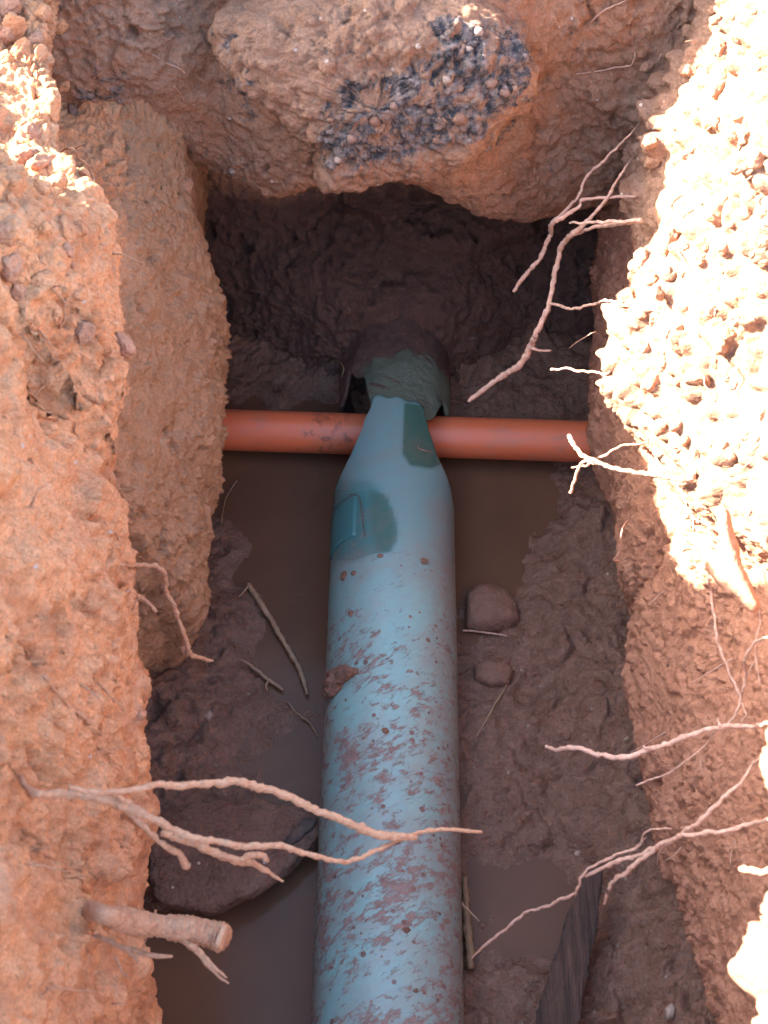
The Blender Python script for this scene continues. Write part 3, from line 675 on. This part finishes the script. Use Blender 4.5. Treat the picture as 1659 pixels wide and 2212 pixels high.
# torn plastic curls on the pipe
tube('torn_film', [atz(906,955,.078), atz(903,965,.083), atz(912,972,.084), atz(936,978,.072)], [.0004, .0011, .001, .0005], M['quartz'], blue, seg=6, sub=6)
tube('torn_film', [atz(752,1068,.074), atz(774,1072,.08), atz(780,1095,.081), atz(784,1130,.081), atz(788,1158,.08)], [.0006, .0007, .0007, .0007, .0005], M['slabedge'], blue, seg=6, sub=6)
pf = np.array([[atz(X, Y, 0) for X in (719, 737, 755, 773)] for Y in (1070, 1100, 1130, 1162)])
V = []
for r_ in pf:
    for p in r_:
        dx = np.clip((p[0]*1.0/ (1.0) ), -9, 9)
A_ = np.linspace(-1.42, -.62, 12); Yv = np.linspace(atz(740,1162,.06)[1], atz(740,1070,.06)[1], 12)
GA, GY2 = np.meshgrid(A_, Yv)
rr_ = RP + .0012 + .0006*np.sin(GA*4)
V = np.stack([pcx(GY2) + rr_*np.sin(GA), GY2, rr_*np.cos(GA)], -1).reshape(-1, 3)
V2 = np.stack([pcx(GY2) + (rr_-.0018)*np.sin(GA), GY2, (rr_-.0018)*np.cos(GA)], -1).reshape(-1, 3)
fg = gridfaces(12, 12); id_ = np.arange(144).reshape(12, 12); e = []
for line in (id_[0], id_[-1][::-1], id_[:, 0][::-1], id_[:, -1]):
    for a, b in zip(line[:-1], line[1:]): e.append((b, a, a+144, b+144))
M['film'] = simple('teal_film', (.04, .16, .165), (.05, .175, .18), rough=.35, bs=.1)
mesh('repair_patch', np.concatenate([V, V2]), np.concatenate([fg, fg[:, ::-1]+144, np.array(e)]), M['film'], blue)

# ---------------------------------------------------------------- sunlit chunk hanging on the right bank
clod = blob('clay_chunk', [(1562,1105),(1578,1098),(1590,1115),(1596,1170),(1610,1230),(1625,1270),(1640,1310),(1625,1322),(1600,1310),(1580,1285),(1560,1275),(1520,1228),(1518,1212),(1530,1192),(1562,1190),(1560,1150)],
            onz(.50), .012, M['clod'], n=80, rough=.16, seed=51, nrm=(-.5, -.3, .8), freq=40)
tag(clod, 'pale torn clay chunk hanging from the right bank', 'clod')

# ---------------------------------------------------------------- roots
def root(main, rad, label, z, mat='root', branches=(), name='root', seed=0, na=.0022, cat='root', group=None):
    def P(pts, zz):
        n = len(pts); zz = zz if hasattr(zz, '__len__') else (zz, zz)
        return [spot(X, Y, zz[0] + (zz[1]-zz[0])*i/(n-1)) for i, (X, Y) in enumerate(pts)]
    pts = P(main, z); h = hit(*main[0])
    rad = [v*(.82 if mat != 'root_clay' else .9) for v in rad]
    if h and (h[0]-pts[0]).length < .35:
        nn_ = h[2] if h[2].dot(CAMP-h[0]) > 0 else -h[2]; pts.insert(0, h[0] - nn_*.02 + (pts[0]-pts[1]).normalized()*.008); rad = [rad[0]*.6] + [rad[0]*.8] + list(rad)[1:]
    o = tube(name, pts, rad, M[mat], seg=9, sub=14, noise_a=na, seed=seed); tag(o, label, cat, group)
    for k, (b, r, zb) in enumerate(branches): tube('branch', P(b, zb), r, M[mat], o, seg=8, sub=13, noise_a=na, seed=seed*7+k+1)
    return o
root([(1365,285),(1330,320),(1300,350),(1270,380),(1245,430),(1200,475),(1188,490),(1190,508),(1165,560),(1138,590),(1110,630)], [.0016, .0018, .0022, .0022, .0024, .0035, .0035, .004, .0035, .0035, .0028],
     'upper of two pale roots dangling from the right bank before the tunnel', (.47, .30), 'root_pale', [([(1375,424),(1265,432),(1250,448),(1200,478)], [.0018, .0022, .0024, .003], (.42, .40))], seed=1)
root([(1352,358),(1320,410),(1290,455),(1240,505),(1220,520),(1205,560),(1185,650),(1160,720),(1145,750),(1120,790),(1080,815),(1012,867)], [.0018, .0024, .003, .0042, .004, .0042, .004, .0045, .0055, .0055, .005, .003],
     'longest pale root of the right bank, bending down to end above the orange pipe', (.45, .20), 'root_pale', [([(1385,474),(1330,480),(1270,482),(1230,481)], [.0028, .0026, .002, .001], (.45, .40)),
      ([(1385,478),(1330,484),(1280,492),(1240,507)], [.003, .003, .0024, .003], (.45, .37)), ([(1185,655),(1215,663),(1240,667),(1275,657),(1305,650),(1345,652)], [.002, .002, .0018, .0018, .0015, .0015], (.31, .40)), ([(1145,752),(1165,758),(1190,757)], [.0026, .002, .0012], (.27, .27))], seed=2)
root([(1310,806),(1280,803),(1250,800),(1225,797),(1190,798)], [.0016, .0018, .002, .002, .0018], 'short straight pale rootlet sticking from the right bank above the orange pipe', (.38, .34), 'root_pale', seed=3)
root([(1285,718),(1265,728),(1245,740),(1230,752)], [.0008, .0008, .0007, .0005], 'hair-thin rootlet at the right mouth of the tunnel', (.35, .3), 'root_pale', seed=4, na=.001)
root([(1500,1018),(1490,1035),(1440,1030),(1400,1022),(1340,1015),(1290,998),(1262,985),(1250,975),(1238,958),(1230,942)], [.0052, .005, .0035, .0032, .003, .003, .003, .0028, .003, .0032],
     'sunlit orange root jutting left from the right bank beside the orange pipe', (.44, .40), 'root', [([(1340,1015),(1290,1002),(1262,998),(1247,1020),(1240,1040),(1232,1065)], [.001, .0016, .0018, .002, .002, .0018], (.41, .36)), ([(1400,955),(1340,965),(1300,985),(1270,1002),(1235,1010)], [.0012, .0013, .0015, .0015, .001], (.42, .36))], seed=5)
root([(1530,1235),(1535,1280),(1545,1340),(1555,1400),(1575,1450),(1600,1505),(1590,1540),(1570,1568)], [.0011, .0016, .0016, .0018, .0018, .002, .0016, .0012], 'thin root trailing down the shaded right bank below the clay chunk', (.46, .40), 'root_pale',
     [([(1665,1375),(1630,1390),(1612,1420),(1612,1455),(1598,1510)], [.0015, .0016, .0014, .0014, .0014], (.5, .41)), ([(1600,1510),(1610,1540),(1600,1560)], [.0014, .001, .0008], (.4, .4)), ([(1630,1290),(1640,1340),(1632,1400),(1640,1480)], [.0009, .0009, .0009, .0006], (.5, .45))], seed=6)
root([(1680,1560),(1630,1570),(1560,1570),(1480,1592),(1420,1615),(1340,1636),(1290,1630),(1230,1616),(1205,1620),(1180,1612)], [.0022, .0024, .0026, .003, .003, .0032, .0028, .0026, .0024, .0022],
     'pink wavy root reaching left from the right bank over the mud slope', (.50, .36), 'root_pale', [([(1555,1570),(1552,1552)], [.0014, .0012], (.47, .47)), ([(1405,1618),(1392,1612)], [.0016, .001], (.44, .44))], seed=7)
root([(1690,1600),(1640,1640),(1600,1690),(1520,1765),(1470,1803),(1400,1838),(1330,1862),(1265,1892)], [.002, .002, .0022, .0026, .003, .0024, .0026, .002], 'forked pink root crossing the right mud slope down to the charred timber', (.52, .32), 'root_pale',
     [([(1700,1765),(1640,1775),(1560,1797),(1475,1803)], [.0018, .002, .002, .0022], (.52, .43)), ([(1470,1805),(1420,1830),(1370,1872),(1325,1905),(1305,1952)], [.0022, .0022, .0022, .002, .0014], (.42, .3)),
      ([(1450,1790),(1400,1795),(1378,1830),(1320,1852),(1265,1885),(1240,1925),(1200,1950),(1150,1966),(1100,2000),(1050,2042),(1020,2070)], [.0006, .001, .0012, .0014, .0014, .0016, .0016, .0014, .0016, .0016, .0008], (.42, .18))], seed=8)
root([(1560,1570),(1530,1600),(1480,1645),(1440,1672),(1375,1696)], [.0008, .0009, .001, .0012, .0012], 'very thin pale rootlet between the pink wavy root and the forked root', (.46, .36), 'root_pale', seed=9, na=.001)
root([(1690,1880),(1640,1885),(1600,1876)], [.003, .003, .0028], 'sunlit stub of root on the blown-out right edge', (.62, .58), 'root', seed=10)
root([(70,1712),(110,1716),(160,1718),(250,1735),(320,1765),(370,1793),(440,1815),(520,1828),(600,1830),(660,1842),(720,1858),(770,1856),(810,1840),(870,1812),(930,1794),(990,1793),(1040,1797)], [.004, .0042, .0042, .0044, .004, .0036, .0034, .0032, .0032, .0028, .0024, .0022, .002, .0022, .002, .002, .0018],
     'long forked orange root stretching from the left bank right across the blue pipe', (.62, .45), 'root_clay',
     [([(150,1700),(220,1712),(300,1704),(350,1692),(390,1699),(440,1695),(510,1689),(560,1700),(620,1722),(700,1755),(780,1790),(850,1808),(900,1808)], [.0022, .0024, .0026, .003, .0028, .003, .0036, .0036, .0036, .0036, .0036, .0038, .002], (.62, .48)),
      ([(268,1745),(310,1785),(350,1820),(385,1845),(402,1868)], [.0026, .0026, .0026, .0028, .004], (.57, .52)), ([(350,1800),(420,1822),(470,1848),(520,1862),(560,1872),(612,1903)], [.003, .004, .0036, .0032, .0026, .001], (.55, .47)),
      ([(470,1846),(520,1856),(560,1848),(578,1856)], [.002, .0024, .0026, .0028], (.52, .5)), ([(240,1712),(270,1728),(290,1742)], [.002, .0022, .0016], (.6, .58))], seed=11)
root([(262,1222),(300,1222),(345,1228),(360,1248),(358,1275),(375,1310),(388,1345),(402,1378),(410,1408),(430,1420),(460,1428)], [.0026, .0028, .0026, .0034, .003, .003, .003, .003, .0036, .0028, .002], 'orange zigzag root hanging from the left bank above the shaded foot', (.44, .28), 'root_clay',
     [([(402,1385),(398,1405),(412,1412)], [.003, .004, .003], (.31, .3))], seed=12)
root([(275,1278),(300,1288),(322,1304),(336,1322)], [.0026, .0024, .0024, .0022], 'short stub of root just below the zigzag root on the left bank', (.42, .4), 'root_clay', seed=13)
root([(28,1368),(60,1412),(100,1468),(140,1515),(175,1545),(195,1562)], [.0006, .001, .0011, .0012, .0024, .002], 'straight slanting root lying on the orange face of the left bank', (.1, .1), 'root_clay', [([(195,1562),(220,1585),(235,1605)], [.002, .001, .0007], (.1, .1))], seed=14)
root([(1365,138),(1330,146),(1290,154),(1245,160)], [.001, .0012, .0014, .0012], 'thin straight rootlet near the top of the right bank beside the clinker rock', (.5, .45), 'root_pale', seed=15, na=.001)
root([(1352,0),(1325,12),(1298,28),(1276,48)], [.001, .0014, .0016, .0012], 'slanting rootlet at the top edge near the right bank', (.52, .5), 'root_pale', seed=16, na=.001)
root([(330,118),(360,135),(385,145),(400,158)], [.0008, .001, .0014, .0016], 'small pale rootlet on the far face left of the clinker rock', (.0, .0), 'root', [([(375,185),(392,205),(398,220)], [.0007, .0007, .0005], (0, 0))], seed=17, na=.001)
root([(150,320),(180,350),(200,380),(205,402)], [.0014, .0014, .0012, .001], 'curved rootlet hanging at the upper left bank', (.6, .55), 'root_clay', seed=18)
root([(742,795),(738,820),(736,848)], [.0016, .0018, .0012], 'greyish root tip standing at the left rim of the buried pipe', (.03, -.01), 'stick', seed=19, na=.001)
root([(1345,1140),(1338,1190),(1325,1208),(1335,1212)], [.0012, .0016, .0014, .001], 'looped rootlet curling on the lower right bank', (.3, .25), 'root_pale', seed=20, na=.001)
root([(1415,985),(1470,1060),(1490,1110),(1540,1140)], [.001, .0012, .0012, .0008], 'thin rootlet hanging below the sunlit orange root', (.45, .45), 'root_pale', [([(1495,1112),(1498,1140),(1490,1165)], [.0008, .0008, .0006], (.45, .45))], seed=21, na=.001)
# cut root, thick
P = [spot(X, Y, z) for X, Y, z in ((215,1975,.50),(270,1990,.48),(330,2000,.46),(400,2008,.45),(455,2018,.44),(482,2026,.44))]
_h = hit(215, 1975); P.insert(0, _h[0] + (P[0]-P[1]).normalized()*.02 + (_h[0]-CAMP).normalized()*.05)
thick = tube('cut_root', P, [.006, .0085, .0105, .0116, .0116, .0114, .0112], M['root_clay'], seg=30, sub=20, noise_a=.0013, seed=30, nfreq=8, cap=True, endk=.02)
tag(thick, 'thick sawn-off root stub jutting from the lower left bank', 'root')
d = (P[-1]-P[-2]).normalized(); me_ = []
cc = P[-1] + d*.0009
aa = d.cross(Vector((0, 0, 1))).normalized(); bb = aa.cross(d)
ring = [cc + (aa*math.cos(q) + bb*math.sin(q))*.0092*(1+.09*math.sin(3*q)) for q in np.linspace(0, 2*math.pi, 20, endpoint=False)]
ring2 = [p - d*.004 for p in ring]
mesh('cut_end', ring + ring2, [tuple(range(20))] + [(i, i+20, (i+1) % 20+20, (i+1) % 20) for i in range(20)], M['cut'], thick, sm=False)
for k, (pts, r) in enumerate([([(395,2030),(425,2050),(455,2080),(490,2112)], [.003, .0026, .0022, .0008]), ([(400,2035),(430,2062),(460,2095),(494,2124)], [.0026, .002, .0016, .0006]), ([(265,2045),(300,2056),(340,2064),(372,2065)], [.0022, .0024, .0022, .0012]),
                              ([(200,2020),(250,2040),(290,2062),(300,2080)], [.002, .0026, .002, .0008]), ([(330,1990),(334,1975),(336,1966)], [.0016, .0014, .001]), ([(250,2065),(265,2095),(282,2115)], [.001, .001, .0006])]):
    tube('rootlet', [spot(X, Y, .45) for X, Y in pts], r, M['root_clay'], thick, seg=8, sub=7, noise_a=.0018, seed=60+k)
# fine hairs standing out of the banks
random.seed(21)
for k in range(60):
    if k < 34: X, Y = random.choice([(random.uniform(20, 330), random.uniform(1050, 2190)), (random.uniform(20, 250), random.uniform(300, 1000))]); lab, grp, ma = 'fine root hair standing out of the orange left bank', 'root hairs of the left bank', 'root_clay'
    else: X, Y = random.uniform(1390, 1650), random.uniform(60, 1900); lab, grp, ma = 'fine root hair standing out of the right bank', 'root hairs of the right bank', 'root_pale'
    h = hit(X, Y)
    if not h: continue
    nrm = h[2] if h[2].dot(CAMP-h[0]) > 0 else -h[2]
    d = (nrm + Vector((random.uniform(-1, 1), random.uniform(-1, 1), random.uniform(-1.2, .3)))).normalized(); ln = random.uniform(.012, .04)
    p = [h[0] - d*.003, h[0] + d*ln*.3, h[0] + d*ln*.6 + Vector((0, 0, -ln*.1)), h[0] + d*ln + Vector((random.uniform(-.3, .3)*ln, 0, -ln*.3))]
    o = tube('root_hair', p, [.0011, .0009, .0007, .0004], M[ma], seg=5, sub=4, noise_a=.001, seed=k); tag(o, lab, 'root', grp)

# ---------------------------------------------------------------- loose stones lodged in the banks
def lodged(X, Y, r, mat, label, group=None, seed=0, name='stone', asp=.8):
    h = hit(X, Y)
    if not h: return
    px = r*h[1]/F
    nrm = h[2] if h[2].dot(CAMP-h[0]) > 0 else -h[2]
    c = h[0] - nrm*px*.05
    e1 = nrm.orthogonal().normalized(); e2 = nrm.cross(e1)
    rs = random.Random(seed); n = 26
    la = np.linspace(0, math.pi, n); an = np.linspace(0, 2*math.pi, 2*n, endpoint=False)
    V = np.stack([np.outer(np.sin(la), np.cos(an)), np.outer(np.sin(la), np.sin(an)), np.outer(np.cos(la), np.ones(2*n))], -1)
    q = V.reshape(-1, 3)
    pl_ = rng.normal(size=(7, 3)); pl_ /= np.linalg.norm(pl_, axis=1, keepdims=True)
    for a in pl_:                                      # knock flats off it
        dd = q@a; q = q - np.maximum(dd - .74, 0)[:, None]*a*.85
    q = q*(1 + fbm(q + seed, 1.4, 3, seed)*.22 + fbm(q + seed, 5, 3, seed)*.07)[:, None]
    q = q*np.array([rs.uniform(.85, 1.2), asp*rs.uniform(.8, 1.15), rs.uniform(.55, .8)])*px
    V = np.array(c) + q[:, :1]*np.array(e1) + q[:, 1:2]*np.array(e2) + q[:, 2:]*np.array(nrm)
    i = np.arange(n*2*n).reshape(n, 2*n); j = np.roll(i, -1, 1)
    o = mesh(name, V, np.stack([i[:-1], i[1:], j[1:], j[:-1]], -1).reshape(-1, 4), M[mat]); tag(o, label, 'stone', group); return o
lodged(222,1986, 30, 'left', 'clay crumb packed over the buried end of the cut root', seed=61, name='clay_crumb')
lodged(205,2012, 20, 'left', 'small clay crumb just under the buried end of the cut root', seed=62, name='clay_crumb')
lodged(72,1714, 15, 'left', 'clay crumb where the long forked orange root leaves the left bank', seed=63, name='clay_crumb')
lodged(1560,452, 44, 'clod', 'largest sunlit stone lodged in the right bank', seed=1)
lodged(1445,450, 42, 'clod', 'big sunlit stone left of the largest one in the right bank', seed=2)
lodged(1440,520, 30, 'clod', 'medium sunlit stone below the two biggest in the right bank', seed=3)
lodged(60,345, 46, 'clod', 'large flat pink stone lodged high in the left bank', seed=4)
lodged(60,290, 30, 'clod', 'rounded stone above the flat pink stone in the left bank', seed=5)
lodged(160,245, 17, 'pebble_warm', 'grey-pink pebble on the shaded ledge of the upper left corner', seed=6)
lodged(400,400, 26, 'clod', 'pale crumbly lump on the shaded corner beside the small dark hollow', seed=7)
lodged(305,1545, 16, 'clod', 'pale lump on the lower edge of the left bank', seed=8)
lodged(502,370, 10, 'pebble_pale', 'small cream pebble at the lip of the tunnel roof', seed=10)
lodged(1330,1170, 14, 'pebble_warm', 'pinkish pebble on the lower right bank beside the looped rootlet', seed=11)
random.seed(5)
for k in range(95):
    X = random.uniform(1385, 1655); Y = random.uniform(10, 1000)
    if Y > 850 and X < 1330 + (Y-850)*1.1: continue
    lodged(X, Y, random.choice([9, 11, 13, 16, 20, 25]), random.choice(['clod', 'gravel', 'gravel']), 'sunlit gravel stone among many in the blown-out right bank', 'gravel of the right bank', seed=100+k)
for k in range(55):
    Y = random.uniform(5, 760); X = random.uniform(3, 120 + Y*.2)
    lodged(X, Y, random.choice([9, 12, 15, 19, 26, 34]), random.choice(['left', 'left', 'left', 'clod']), 'lump of stone among many in the crumbly upper left bank', 'stones of the upper left bank', seed=300+k)
for k in range(26):
    X = random.uniform(1010, 1500); Y = random.uniform(1380, 2190)
    if inside([(1185,2212),(1260,1860),(1320,1860),(1300,2212)], np.array([X]), np.array([Y]))[0]: continue
    lodged(X, Y, random.choice([4, 5, 6, 8, 10]), random.choice(['stone', 'mud', 'mud', 'stone', 'quartz']), 'small grit stone scattered on the right mud slope', 'grit on the right mud slope', seed=500+k)
print('objects', len(bpy.data.objects), 'verts', sum(len(o.data.vertices) for o in bpy.data.objects if o.type == 'MESH'))
